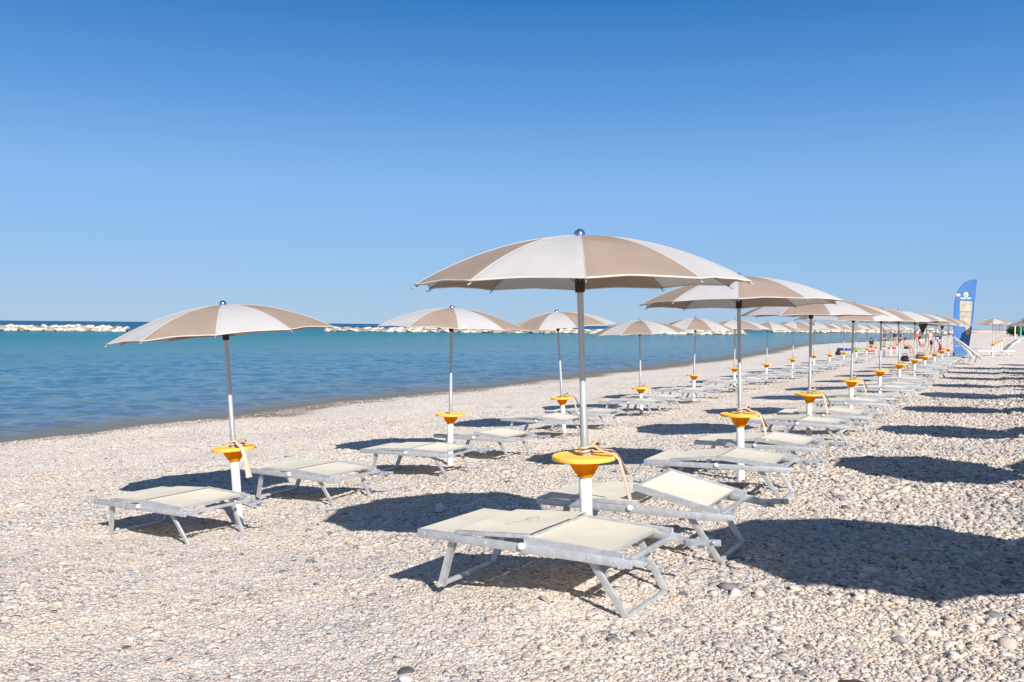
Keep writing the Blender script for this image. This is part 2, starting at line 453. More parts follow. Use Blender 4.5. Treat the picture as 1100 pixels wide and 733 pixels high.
def pebbles():
    V, T, tone = [], [], []
    off = 0
    zones = [(2.9, 5.2, .0165, 1), (5.2, 8.2, .020, 1), (8.2, 13, .028, 1), (13, 22, .05, 1), (22, 40, .11, 1), (2.9, 9, .085, 2)]
    for zi, (y0, y1, sp, sub) in enumerate(zones):
        hx = y1 * .56 + 1.6
        nx, ny = int(2 * hx / sp), int((y1 - y0) / sp)
        gx, gy = np.meshgrid(np.arange(nx), np.arange(ny), indexing='ij')
        x = ((gx + RNG.random(gx.shape)) * sp - hx).ravel(); y = ((gy + RNG.random(gx.shape)) * sp + y0).ravel()
        k = np.abs(x) < y * .56 + 1.2
        v = x * DV.x + y * DV.y; u = x * DU.x + y * DU.y
        k &= v < shore_v(u) - .25
        if zi == 5: k &= RNG.random(len(x)) < np.clip(.52 - v * .07, .20, .7)
        x, y, v = x[k], y[k], v[k]
        n = len(x)
        land = np.clip((2.6 - v) / 2.8, 0, 1)
        coarse = np.clip(1.05 + .25 * land + .45 * vnoise(x / 1.1, y / 1.1, 21), .62, 1.65)
        if zi == 5: a = (.015 + .026 * RNG.random(n) ** 2) * np.clip(coarse, .6, 1.35)
        else: a = np.minimum(sp * .54, .0155) * np.exp(RNG.normal(0, .42, n)) * coarse
        base_v, base_f = ico(sub)
        nv = len(base_v)
        # lumpy, flattened stones
        lump = 1 + .22 * RNG.normal(0, 1, (n, 1, 3))[:, :, :1] * 0
        P = base_v[None, :, :] * np.stack([np.ones(n), RNG.uniform(.62, .95, n), RNG.uniform(.17, .34, n) + land * RNG.uniform(.06, .26, n)], 1)[:, None, :] * a[:, None, None]
        P = P * (1 + RNG.uniform(-.17, .17, (n, nv, 1)))
        # tilt
        for ax, rng in ((0, .30), (1, .30)):
            t = RNG.normal(0, rng, n) * (.42 + .58 * land); c, s = np.cos(t)[:, None], np.sin(t)[:, None]
            o = (1 - ax)
            p, q = P[:, :, o].copy(), P[:, :, 2].copy()
            P[:, :, o] = p * c - q * s; P[:, :, 2] = p * s + q * c
        t = RNG.uniform(0, 2 * np.pi, n); c, s = np.cos(t)[:, None], np.sin(t)[:, None]
        p, q = P[:, :, 0].copy(), P[:, :, 1].copy()
        P[:, :, 0] = p * c - q * s + x[:, None]; P[:, :, 1] = p * s + q * c + y[:, None]
        z = ground(x, y) + a * RNG.uniform(-.05, .12, n) + a * land * RNG.uniform(0, .22, n)
        P[:, :, 2] += z[:, None]
        V.append(P.reshape(-1, 3).astype(np.float32))
        T.append((base_f[None] + (np.arange(n) * nv)[:, None, None] + off).reshape(-1, 3).astype(np.int32))
        tn = RNG.random(n)
        tn = np.where(RNG.random(n) < .6 * (1 - land), .45 + tn * .5, tn)
        tone.append(np.repeat(tn, nv).astype(np.float32))
        off += n * nv
    V = np.concatenate(V); T = np.concatenate(T); tone = np.concatenate(tone)
    print('pebbles', len(V), len(T))
    me = bpy.data.meshes.new('pebbles')
    me.vertices.add(len(V)); me.vertices.foreach_set('co', V.ravel())
    me.loops.add(T.size); me.loops.foreach_set('vertex_index', T.ravel())
    me.polygons.add(len(T)); me.polygons.foreach_set('loop_start', np.arange(0, T.size, 3, dtype=np.int32))
    me.polygons.foreach_set('use_smooth', np.ones(len(T), bool))
    me.update(calc_edges=True)
    at = me.attributes.new('tone', 'FLOAT', 'POINT'); at.data.foreach_set('value', tone)
    me.materials.append(M['pebble'])
    o = link(bpy.data.objects.new('pebbles', me))
    return tag(o, 'pale beige and grey pebbles covering the beach in the foreground', 'pebbles', kind='stuff')
pebbles()

# ------------------------------------------------------------------ umbrella
RC = 1.03; DOME = .285; NP = 10
def rib_z(t):            # t = 0 apex .. 1 rim, height over the rim
    return DOME * (1 - (t ** 1.95)) 

def canopy_bm(first):
    bm = bmesh.new(); NR, NS = 18, 8
    apex = bm.verts.new((0, 0, DOME))
    rings = []
    for i in range(1, NR + 1):
        t = i / NR; ring = []
        for k in range(NP):
            a0, a1 = 2 * math.pi * k / NP, 2 * math.pi * (k + 1) / NP
            p0 = Vector((math.cos(a0), math.sin(a0), 0)) * RC * t; p1 = Vector((math.cos(a1), math.sin(a1), 0)) * RC * t
            for j in range(NS):
                s = j / NS
                bow = math.sin(math.pi * s)
                p = p0.lerp(p1, s)
                p *= 1 + .012 * bow * (1 - t * t) - .032 * bow * t ** 6    # nearly taut, with a scalloped edge
                pk = float(vnoise(np.array(k * 7.3 + s * 5), np.array(t * 6.0), 50)) * .007 * bow * t + float(vnoise(np.array(k * 9.1 + s * 3), np.array(t * 14.0), 51)) * .004 * bow
                p.z = rib_z(t) - .004 * bow * t * (1 - t) * 4 + .012 * bow * t ** 6 + pk
                ring.append(bm.verts.new(p))
        rings.append(ring)
    n = NP * NS
    for j in range(n):
        f = bm.faces.new((apex, rings[0][j], rings[0][(j + 1) % n])); f.material_index = ((j // NS) + first) % 2
    for a, b in zip(rings, rings[1:]):
        for j in range(n):
            f = bm.faces.new((a[j], b[j], b[(j + 1) % n], a[(j + 1) % n])); f.material_index = ((j // NS) + first) % 2
    rim = [v.co.copy() for v in rings[-1]]
    seams = [[Vector((0, 0, DOME))] + [rings[i][k * NS].co.copy() for i in range(NR)] for k in range(NP)]
    return bm, rim, seams

def build_umbrella(strap=True):
    """canopy rim at z = 0 of the canopy part; tray top at z = 0 of the tray part"""
    root = empty('beach_umbrella')
    bm, rim, seams = canopy_bm(0)
    # one continuous fabric, the sharp edges only at the seams
    can = mesh_obj('canopy', bm, [M['taupe'], M['white']], root, True)
    hm = bmesh.new(); tube(hm, rim + [rim[0]], .0055, 6, False)
    for s in seams: tube(hm, [p + Vector((0, 0, .001)) for p in s], .0018, 5, False)
    mesh_obj('hem', hm, M['hem'], can, True)
    for k in range(NP):
        a = 2 * math.pi * k / NP
        d = Vector((math.cos(a), math.sin(a), 0))
        rb = bmesh.new()
        tube(rb, [d * (RC * t) + Vector((0, 0, rib_z(t) - .014)) for t in (.03, .2, .4, .6, .8, .93, 1.0)] + [d * (RC * 1.022) + Vector((0, 0, -.022))], [.005] * 6 + [.0042, .0035], 6)
        tube(rb, [d * .03 + Vector((0, 0, .02)), d * (RC * .42) + Vector((0, 0, rib_z(.42) - .02))], .003, 6)
        mesh_obj('rib', rb, M['alu_d'], can, True)
    hb = bmesh.new(); lathe(hb, [(.020, -.045), (.030, -.042), (.031, .03), (.023, .04), (.023, .17), (.034, .18), (.034, .235), (.02, .25)], 16)
    mesh_obj('hub', hb, M['dark'], can, True, 40)  # hub kept dark, canopy shade on the pole put into its colour
    fb = bmesh.new()
    lathe(fb, [(.046, DOME - .012), (.044, DOME + .003), (.036, DOME + .006)] + [(.036 * math.cos(R(a)), DOME + .008 + .036 * math.sin(R(a))) for a in range(0, 90, 12)] + [(.002, DOME + .0445)], 20)
    mesh_obj('finial', fb, M['steel'], can, True, 50)
    pb = bmesh.new(); tube(pb, [(0, 0, -.05), (0, 0, 1.36)], .0195, 16)
    mesh_obj('pole', pb, M['pole'], root, True, 40)
    lb = bmesh.new(); tube(lb, [(0, 0, -.02), (0, 0, .30), (0, 0, .302), (0, 0, .31)], [.0235, .0235, .022, .020], 16)
    mesh_obj('pole_socket', lb, M['pole_l'], root, True, 40)
    sb = bmesh.new(); tube(sb, [(0, 0, -.98), (0, 0, -.10), (0, 0, -.095), (0, 0, -.06)], [.040, .040, .037, .037], 20)
    mesh_obj('ground_sleeve', sb, M['pvc'], root, True, 40)
    tb = bmesh.new()
    lathe(tb, [(.025, .004), (.10, .003), (.185, .004), (.198, .008), (.204, .004), (.204, -.012), (.199, -.020), (.19, -.017), (.11, -.016), (.108, -.022)], 40, False, False)
    tr = mesh_obj('tray', tb, M['yellow'], root, True, 40)
    cb = bmesh.new()
    lathe(cb, [(.106, -.016), (.102, -.03), (.075, -.085), (.052, -.112), (.050, -.128), (.040, -.13)], 32, False, False)
    for k in range(6):
        a = 2 * math.pi * k / 6
        bar(cb, (math.cos(a) * .104, math.sin(a) * .104, -.024), (math.cos(a) * .056, math.sin(a) * .056, -.108), .006, .006)
    mesh_obj('funnel', cb, M['orange'], tr, True, 40)
    if strap:
        st = bmesh.new()
        # coils round the pole
        coil = [Vector((.032 * math.cos(t), .032 * math.sin(t), .012 + .008 * t / 2)) for t in np.linspace(0, 4.5 * math.pi, 40)]
        tube(st, coil, .009, 8, True, .8)
        def hang(a0, out, drop, sway, w=.014):
            d = Vector((math.cos(a0), math.sin(a0), 0)); n = Vector((-d.y, d.x, 0))
            P = [d * .03 + Vector((0, 0, .055)), d * .07 + Vector((0, 0, .062)) + n * .01, d * .13 + Vector((0, 0, .03)) + n * .015,
                 d * .19 + Vector((0, 0, .020)) + n * .02, d * (.212 + out * .2) + Vector((0, 0, -.01)) + n * .025,
                 d * (.22 + out * .5) + Vector((0, 0, -drop * .45)) + n * (.03 + sway * .5), d * (.22 + out) + Vector((0, 0, -drop)) + n * (.03 + sway)]
            tube(st, P, [w * .8, w, w, w, w, w, w * 1.5], 8, True, .28)
        hang(R(-35), .06, .26, .02, .020); hang(R(15), .08, .14, .0, .022)
        lp = [Vector((.03, 0, .05)), Vector((.075, .03, .085)), Vector((.10, .06, .07)), Vector((.075, .075, .03)), Vector((.03, .03, .03))]
        tube(st, lp, .017, 8, True, .35)
        mesh_obj('strap', st, M['strap'], root, True, 60)
    return root

def place_umbrella(o, table, lean, yaw, rise, label, tray_rot=None):
    """table: where the tray sits; lean = (sideways, forwards) in radians; rise = tray to finial"""
    o.location = table
    o.rotation_euler = (lean[1], lean[0], 0)
    for ch in o.children:
        n = ch.name.split('.')[0]
        if n == 'canopy':
            ch.location = (0, 0, rise - DOME - .05); ch.rotation_euler = (R(rr_.uniform(-1.2, 1.2)), R(rr_.uniform(-1.2, 1.2)), yaw); ch.scale.z = rr_.uniform(.95, 1.06)
        elif n == 'pole':
            ch.scale = (1, 1, (rise - .09) / 1.36)
        elif n in ('strap', 'tray'):
            ch.rotation_euler = (0, 0, tray_rot if tray_rot is not None else yaw * 1.7)
    tag(o, label, 'beach umbrella', 'beige and white beach umbrellas standing in rows')

protoS = build_umbrella(True); protoN = build_umbrella(False)
used = {True: False, False: False}
def next_umbrella(strap):
    src = protoS if strap else protoN
    if not used[strap]:
        used[strap] = True; return src
    return copy_tree(src)

# ------------------------------------------------------------------ lounger
LL, LW, LH = 1.30, .71, .33
def fabric_panel(x0, x1, y, sag, z0=0, z1=0, n=10):
    bm = bmesh.new(); g = []
    for i in range(n + 1):
        row = []
        for j in range(n + 1):
            s, t = i / n, j / n
            x = x0 + (x1 - x0) * s; yy = -y + 2 * y * t
            z = z0 + (z1 - z0) * s - sag * math.sin(math.pi * s) ** .8 * math.sin(math.pi * t) ** .6 if 0 < s < 1 and 0 < t < 1 else z0 + (z1 - z0) * s
            row.append(bm.verts.new((x, yy, z)))
        g.append(row)
    for i in range(n):
        for j in range(n): bm.faces.new((g[i][j], g[i + 1][j], g[i + 1][j + 1], g[i][j + 1]))
    return bm

def build_lounger():
    root = empty('sun_lounger')
    y = LW / 2 - .012
    fb = bmesh.new()
    for s in (-1, 1):
        bar(fb, (-LL / 2, s * y, LH - .026), (LL / 2, s * y, LH - .026), .022, .046, bev=.004)
    bar(fb, (-LL / 2 + .012, -y + .011, LH - .02), (-LL / 2 + .012, y - .011, LH - .02), .022, .03, bev=.004)
    bar(fb, (.585, -y + .011, LH - .036), (.585, y - .011, LH - .036), .024, .026, bev=.004)
    bar(fb, (-.30, -y + .011, LH - .045), (-.30, y - .011, LH - .045), .018, .018, bev=.003)
    for s in (-1, 1):
        for x in (-.60, -.44, -.20, .22, .41, .56):
            r = bmesh.ops.create_uvsphere(fb, u_segments=8, v_segments=5, radius=.0075)
            for v in r['verts']: v.co = Vector((x + v.co.x, s * (y + .010) + v.co.y * .6, LH - .026 + v.co.z))
    mesh_obj('frame', fb, M['alu'], root, True, 30)
    p = mesh_obj('foot_panel', fabric_panel(-LL / 2 + .004, -.33, y - .002, .008, LH - .002, LH + .004), M['cream'], root, True, 40)
    # middle section: its own light frame, laid on the rails
    mid = empty('seat', (-.40, 0, LH + .006)); mid.parent = root
    sb = bmesh.new()
    for s in (-1, 1): bar(sb, (0, s * (y - .004), 0), (.47, s * (y - .004), .008), .018, .022, bev=.003)
    for x in (.009, .461): bar(sb, (x, -y + .013, .001), (x, y - .013, .001), .016, .016, bev=.003)
    mesh_obj('seat_frame', sb, M['alu'], mid, True, 30)
    mesh_obj('seat_fabric', fabric_panel(.0, .47, y - .006, .010, .0135, .0215), M['cream'], mid, True, 40)
    # back section pivots near the foot of the outer legs
    back = empty('backrest', (.60, 0, LH + .004)); back.parent = root
    bb = bmesh.new()
    for s in (-1, 1): bar(bb, (0, s * (y - .004), -.004), (-.56, s * (y - .004), .0), .020, .036, bev=.004)
    bar(bb, (-.552, -y + .015, .002), (-.552, y - .015, .002), .018, .024, bev=.003)
    bar(bb, (-.09, -y + .015, -.004), (-.09, y - .015, -.004), .016, .020, bev=.003)
    mesh_obj('backrest_frame', bb, M['alu'], back, True, 30)
    mesh_obj('backrest_fabric', fabric_panel(-.535, -.085, y - .020, .014, .0125, .007), M['cream'], back, True, 40)
    for s in (-1, 1):
        kb = bmesh.new(); lathe(kb, [(.017, 0), (.019, .004), (.019, .014), (.013, .02)], 14)
        k = mesh_obj('knob', kb, M['knob'], root, True, 40)
        k.location = (.03, s * (y + .011), LH - .012); k.rotation_euler = (R(90) if s < 0 else R(-90), 0, 0)
    # two folding leg frames
    def legs(xt, xf, w, zf):
        lb = bmesh.new(); yl = y - .035
        for s in (-1, 1):
            bar(lb, (xt, s * yl, LH - .03), (xf, s * w, zf), .018, .040, up=(1, 0, 0), bev=.004)
        bar(lb, (xf, -w, zf + .004), (xf, w, zf + .004), .026, .024, bev=.004)
        return lb
    mesh_obj('leg', legs(.40, .592, .272, .012), M['alu'], root, True, 30)
    mesh_obj('leg', legs(-.43, -.535, .272, .012), M['alu'], root, True, 30)
    # folded sunshade bars beyond the head end
    hb = bmesh.new()
    bar(hb, (.50, y - .03, LH - .012), (.80, y - .045, LH - .045), .016, .04, bev=.003)
    bar(hb, (.70, y - .055, LH - .030), (.90, y - .072, LH - .01), .016, .034, bev=.003)
    bar(hb, (.76, y - .135, LH - .04), (.76, y - .04, LH - .04), .022, .022, bev=.003)
    mesh_obj('sunshade_bracket', hb, M['alu'], root, True, 30)
    hb = bmesh.new()
    bar(hb, (.55, -y + .03, LH - .016), (.70, -y + .04, LH - .03), .016, .034, bev=.003)
    bar(hb, (.66, -y + .03, LH - .026), (.66, -y + .13, LH - .022), .022, .022, bev=.003)
    mesh_obj('sunshade_bracket', hb, M['alu'], root, True, 30)
    for (x, yy, z) in ((.74, y - .056, LH - .036), (.86, y - .081, LH - .012), (.63, -y + .022, LH - .024)):
        bo = bmesh.new()
        r = bmesh.ops.create_uvsphere(bo, u_segments=8, v_segments=6, radius=.010)
        for v in r['verts']: v.co += Vector((x, yy, z))
        mesh_obj('bolt', bo, M['alu_d'], root, True)
    return root

protoL = build_lounger(); lfirst = [True]
def lounger(x, y, yaw, label, lift=.02, seat=.015, pitch=0.0, roll=0.0, mirror=False, group='cream sun loungers set out under the umbrellas', z=None):
    o = protoL if lfirst[0] else copy_tree(protoL)
    lfirst[0] = False
    o.location = (x, y, (gz(x, y) if z is None else z))
    o.rotation_euler = Euler((roll, -pitch, yaw), 'XYZ')
    for ch in o.children:
        n = ch.name.split('.')[0]
        if n == 'backrest': ch.rotation_euler = (0, math.asin(lift / .56), 0)
        if n == 'seat': ch.rotation_euler = (0, -math.asin(seat / .47), 0)
    tag(o, label, 'sun lounger', group)
    return o

# ------------------------------------------------------------------ the rows
ORD = ['first', 'second', 'third', 'fourth', 'fifth', 'sixth', 'seventh', 'eighth', 'ninth', 'tenth', 'eleventh', 'twelfth', 'thirteenth',
       'fourteenth', 'fifteenth', 'sixteenth', 'seventeenth', 'eighteenth']
def cam_yaw(p, seam_deg, taupe_right):
    """yaw that puts a seam seam_deg right of the line to the camera, with taupe or white right of it"""
    a = math.atan2(-p.y, -p.x)                        # towards the camera, seen from the umbrella
    y = a + R(seam_deg)                               # turning anticlockwise moves it to the right in the picture
    # panel 0 (taupe) lies anticlockwise (right) of seam 0
    return y if taupe_right else y + R(36)

row1 = [(628, 490), (795, 445), (869.7, 423.3), (914.7, 408.6), (945.5, 398.2), (966, 391.4), (982.4, 386.5), (993.8, 383.2), (1004, 379.6), (1011.9, 376.9), (1018.5, 375)]
row2 = [(251, 481), (484, 445), (603.8, 427.2), (688.3, 416.4), (745.6, 403), (789, 395.2), (823.4, 391), (851.4, 385.7), (874.5, 381.8), (891.5, 380.7),
        (906.5, 378.5), (919.5, 376), (931, 374.3), (941, 372.6), (949.5, 371.4), (957, 370.4), (963.5, 369.6)]
info1 = {0: (-2.2, 2, True, 1.397), 1: (-1.3, 0, True, 1.47), 2: (0, 14, False, 1.46), 3: (.6, 20, False, 1.45), 4: (0, 8, True, 1.45)}
info2 = {0: (-4.5, -4, False, 1.383), 1: (0, 5, False, 1.49), 2: (-4.1, -18, False, 1.56), 3: (-2, -21, True, 1.51), 4: (.8, -12, True, 1.50), 5: (0, 10, True, 1.48)}
strap1 = {0, 1, 2, 3, 5, 8}; strap2 = {0, 2, 3, 5, 7}
rr_ = random.Random(5)
yaw0 = math.atan2(-DV.y, -DV.x)                      # head ends point away from the sea
base_yaw = R(-30)
U1, U2 = [], []
for rows, info, straps, zz, step, name, out in ((row1, info1, strap1, 5.73, 3.80, 'landward', U1), (row2, info2, strap2, 8.60, 3.85, 'seaward', U2)):
    for k, (px, py) in enumerate(rows):
        t = at_depth(px, py, zz + step * k)
        lean, seam, tr, rise = info.get(k, (rr_.uniform(-2, 2), rr_.uniform(-22, 22), rr_.random() < .5, 1.45 + rr_.uniform(-.03, .05)))
        o = next_umbrella(k in straps)
        if name == 'landward' and k == 0: lab = 'largest and nearest beige and white umbrella with sandy strap on its yellow tray'
        elif name == 'seaward' and k == 0: lab = 'leftmost umbrella standing alone against the sea and leaning left'
        else: lab = '%s umbrella from the near end of the %s row' % (ORD[k], name)
        place_umbrella(o, t, (R(lean), R(rr_.uniform(-1, 1))), cam_yaw(t, seam, tr), rise, lab, R(-10 + rr_.uniform(-15, 15)) if k in straps else None)
        out.append(t)

near_ = lounger(.216, 5.16, R(-30.5), 'nearest cream lounger, in front of the largest umbrella', .012, .026)
lounger(.92, 6.27, R(-28.3), 'cream lounger with its back section raised, behind the largest umbrella', .118, .0, R(.8), R(.8))
lounger(-2.97, 8.14, R(-34.5), 'leftmost cream lounger in front of the umbrella standing alone', .02, .015, R(1.9), R(1.2))
lounger(-2.13, 9.9, R(-33.1), 'cream lounger just right of the leftmost umbrella', .02, .015, R(.4), R(.7))
lounger(-1.15, 11.6, R(-27), 'near lounger of the second umbrella in the seaward row', .015, .01, R(1.2), R(.4))
lounger(1.98, 8.62, R(-26), 'near lounger of the second umbrella in the landward row', .05, .04, R(1.0), 0)
for name, rows, skip in (('landward', U1, {(0, 0), (0, 1), (1, 0)}), ('seaward', U2, {(0, 0), (0, 1), (1, 0)})):
    for k, t in enumerate(rows):
        for side in (0, 1):
            if (k, side) in skip or (name == 'seaward' and k > 12): continue
            du = (-.68, .80)[side] + rr_.uniform(-.1, .12); dv = rr_.uniform(-.12, .12)
            p = Vector((t.x, t.y, 0)) + DU * du + DV * dv
            lounger(p.x, p.y, R(-28) + R(rr_.uniform(-3, 3)), '%s lounger of the %s umbrella in the %s row' % (('near', 'far')[side], ORD[k], name),
                    rr_.choice((.012, .015, .02, .03, .045)), rr_.choice((.0, .01, .02, .03)), R(rr_.uniform(-.5, 1.2)), R(rr_.uniform(-.6, .6)))

# third row, right of the picture: its shadows fall across the frame, its far end comes into view
for k in range(9):
    x, y = 3.52 + 2.12 * k, 3.62 + 4.07 * k
    o = next_umbrella(False)
    t = Vector((x, y, gz(x, y) + .66))
    place_umbrella(o, t, (R(rr_.uniform(-2, 2)), 0), rr_.uniform(0, 6), 1.45, '%s umbrella of the third row, right of the picture, casting its shadow on the shingle' % ORD[k])
    if k == 0:  # nearest canopy, out of view, enlarged so its shadow spreads wider
        for ch in o.children:
            if ch.name.startswith('canopy'): ch.scale = (1.2, 1.2, 1.1)

for k in range(10):
    x, y = 5.46 + 2.12 * k, 3.48 + 4.07 * k
    o = next_umbrella(False)
    place_umbrella(o, Vector((x, y, gz(x, y) + .66)), (R(rr_.uniform(-2, 2)), 0), rr_.uniform(0, 6), 1.45, '%s umbrella of the outermost row, right of the picture, casting its shadow on the shingle' % ORD[k])

# ------------------------------------------------------------------ far end of the third row, in view
for k in range(4):
    t = at_depth(1066.5 + 3.2 * k, 369.5 - 1.3 * k, 55 + 7 * k)
    o = next_umbrella(False)
    place_umbrella(o, t, (R(rr_.uniform(-1.5, 1.5)), 0), cam_yaw(t, (0, 12, -10, 15)[k], (False, True, False, True)[k]), 1.55,
                   '%s umbrella of the small cluster right of the blue feather flag' % ORD[k])
def lounger_px(px, py, depth, yaw, label, pitch=0.0, lift=.03, dz=0.0, roll=0.0):
    p = at_depth(px, py, depth)
    return lounger(p.x, p.y, yaw, label, lift, .02, pitch, roll, z=gz(p.x, p.y) + dz)
lounger_px(1056, 375, 57, R(-8), 'pale lounger lying under the small cluster of umbrellas, left of a tilted one')
lounger_px(1076, 375, 57.6, R(-8), 'pale lounger under the cluster, between a flat and a tilted lounger')
lounger_px(1089, 374, 58.5, R(-10), 'lounger tipped up on its end beside the small cluster of umbrellas', R(42), .02, .42)
lounger_px(1031, 380, 44, R(150), 'folded lounger leaning in front of the flag, left of another one', R(50), .02, .5)
lounger_px(1037, 382, 42.5, R(160), 'folded lounger leaning in front of the flag, nearest of the leaning loungers', R(40), .02, .46)

# ------------------------------------------------------------------ feather flag
def poly_plate(name, pts, y0, y1, mat, parent):
    bm = bmesh.new()
    a = [bm.verts.new((x, y0, z)) for x, z in pts]; b = [bm.verts.new((x, y1, z)) for x, z in pts]
    bm.faces.new(a); bm.faces.new(b[::-1])
    for i in range(len(pts)):
        j = (i + 1) % len(pts); bm.faces.new((a[i], b[i], b[j], a[j]))
    return mesh_obj(name, bm, mat, parent)
FZ = 56.0
base = at_depth(1024.5, 381, FZ); base.z = gz(base.x, base.y)
flag = empty('feather_flag', base, (0, 0, R(6)))
tag(flag, 'tall blue feather flag with a beige panel and round emblem', 'feather flag')
FS = FZ / F / 6.98
def fp(x, y): return ((x - 100) * FS, (632 - y) * FS + .1)
flag_blue = fabric('blue_flag_cloth', (.065, .16, .37), .2, 60, .12)
flag_edge = simple('dark_blue_flag_edge', (.03, .10, .33), .7); flag_white = simple('white_print', (.50, .51, .52), .8)
flag_beige = simple('beige_print', (.34, .30, .21), .8, 0, .22, 3); flag_green = simple('green_print', (.12, .30, .14), .8)
flag_orange = simple('orange_print', (.72, .32, .08), .8); flag_pale = simple('pale_yellow_print', (.46, .46, .28), .8)
outline = [(104, 632), (98, 520), (97, 400), (99, 300), (101, 250), (106, 215), (112, 190), (122, 163), (137, 135), (157, 110), (180, 91), (205, 79), (232, 71), (255, 68), (272, 68),
           (266, 120), (260, 180), (255, 230), (250, 300), (245, 360), (237, 430), (227, 500), (219, 560), (212, 610), (208, 632)]
poly_plate('cloth', [fp(*p) for p in outline], -.012, .012, flag_blue, flag)
bm = bmesh.new(); tube(bm, [(fp(104, 0)[0], 0, -.25)] + [(fp(*p)[0], 0, fp(*p)[1]) for p in outline[:15]], .028, 8)
mesh_obj('pole', bm, flag_edge, flag, True)
bm = bmesh.new(); tube(bm, [(fp(*p)[0], 0, fp(*p)[1]) for p in outline[14:24]], .026, 6)
mesh_obj('edge_binding', bm, flag_edge, flag, True)
pn = poly_plate('map_panel', [fp(*p) for p in ((140, 226), (240, 230), (236, 300), (230, 372), (222, 412), (140, 420))], -.02, -.013, flag_beige, flag)
for i, (y0, y1) in enumerate(((306, 311), (346, 349))):
    poly_plate('panel_line', [fp(*p) for p in ((141, y0), (234, y0), (234, y1), (141, y1))], -.024, -.0205, flag_edge, pn)
poly_plate('lower_panel', [fp(*p) for p in ((192, 422), (222, 414), (228, 440), (215, 482), (192, 480))], -.02, -.013, flag_beige, flag)
poly_plate('panel_patch', [fp(*p) for p in ((182, 402), (204, 400), (204, 424), (184, 424))], -.025, -.0205, flag_orange, pn)
def disc(name, c, r, y0, y1, mat, sx=1.0, n=24, parent=flag):
    return poly_plate(name, [fp(c[0] + r * sx * math.cos(2 * math.pi * i / n), c[1] + r * math.sin(2 * math.pi * i / n)) for i in range(n)], y0, y1, mat, parent)
em = disc('round_emblem', (188, 178), 19, -.02, -.013, flag_pale); disc('emblem_centre', (188, 178), 11, -.026, -.0205, flag_green, parent=em); disc('emblem_dot', (188, 177), 5, -.031, -.0265, flag_pale, parent=em)
lg = disc('oval_logo', (126, 182), 12, -.02, -.013, flag_orange, 1.5); poly_plate('logo_bar', [fp(*p) for p in ((112, 180), (140, 178), (140, 184), (112, 186))], -.026, -.0205, flag_white, lg)
tx = 146
for w in (8, 6, 9, 7, 8, 6, 0, 8, 10, 7, 8):                       # a line of small white lettering, too small to read
    if w: poly_plate('lettering', [fp(*p) for p in ((tx, 201), (tx + w * .75, 200), (tx + w * .75, 212), (tx, 213))], -.02, -.013, flag_white, flag)
    tx += w if w else 6
bm = bmesh.new(); lathe(bm, [(.30, 0), (.30, .05), (.06, .09), (.05, .25)], 20)
mesh_obj('base_foot', bm, M['dark'], flag, True, 40)

# ------------------------------------------------------------------ breakwaters of pale boulders
def boulder_mesh(seed, mat):
    rng = random.Random(seed)
    bm = bmesh.new(); bmesh.ops.create_icosphere(bm, subdivisions=2, radius=1)
    cuts = [(Vector((rng.gauss(0, 1), rng.gauss(0, 1), rng.gauss(0, 1))).normalized(), rng.uniform(.45, .8)) for _ in range(11)]
    for v in bm.verts:
        for n, d in cuts:
            k = v.co.dot(n)
            if k > d: v.co -= n * (k - d)
        v.co *= 1 + rng.uniform(-.05, .05)
    me = bpy.data.meshes.new('boulder'); bm.to_mesh(me); bm.free(); me.materials.append(mat)
    return me
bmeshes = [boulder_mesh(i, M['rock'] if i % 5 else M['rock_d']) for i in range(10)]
core_mat = simple('dark_core_rock', (.24, .20, .16), .9, 0, .3, .5)  # rubble core, darker than the boulders on it
def breakwater(label, a, b, nb, size, top, seed):
    rng = random.Random(seed); a, b = Vector(a), Vector(b)
    o = empty('breakwater', ((a + b) / 2).to_3d() + Vector((0, 0, WATER)))
    d = (b - a); L = d.length; d /= L; n = Vector((-d.y, d.x))
    o.rotation_euler.z = math.atan2(d.y, d.x)
    bm = bmesh.new()
    N = 24; prof = [(-2.6, -1.5), (-1.9, .35 * top), (-.8, .62 * top), (.8, .62 * top), (1.9, .35 * top), (2.6, -1.5)]
    rows = [[bm.verts.new((-L / 2 + L * i / N, y * size * .55 * (1 if 0 < i < N else .3), z + rng.uniform(-.1, .1))) for y, z in prof] for i in range(N + 1)]
    for p, q in zip(rows, rows[1:]):
        for k in range(len(prof) - 1): bm.faces.new((p[k], q[k], q[k + 1], p[k + 1]))
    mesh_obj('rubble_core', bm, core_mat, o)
    for i in range(nb):
        r = bpy.data.objects.new('boulder', rng.choice(bmeshes)); link(r, o)
        row = i % 2
        t = (i // 2 + .5 + rng.uniform(-.3, .3)) / ((nb + 1) // 2)
        sx = size * rng.uniform(.6, 1.15)
        r.location = (-L / 2 + L * t + (row * .5 * L / nb), (-size * 1.05 if row == 0 else -size * .1) + rng.uniform(-.3, .3), (.22 * top if row == 0 else .66 * top) + rng.uniform(-.1, .08) * top)
        r.scale = (sx, size * rng.uniform(.6, .8), top * rng.uniform(.33, .46)); r.rotation_euler = (rng.uniform(-.2, .2), rng.uniform(-.15, .15), rng.uniform(-.35, .35))
    tag(o, label, 'breakwater', 'boulder breakwaters off the beach')
breakwater('pale boulder breakwater at the left edge, ending behind the leftmost umbrella', (-152, 216), (-90, 216), 100, 1.45, 1.45, 1)
breakwater('pale boulder breakwater in the middle, running behind the seaward umbrellas', (-56, 276), (72, 290), 100, 2.2, 1.5, 2)
breakwater('brownish boulder breakwater far off on the right behind the umbrella rows', (132, 470), (236, 486), 98, 2.8, 2.4, 3)

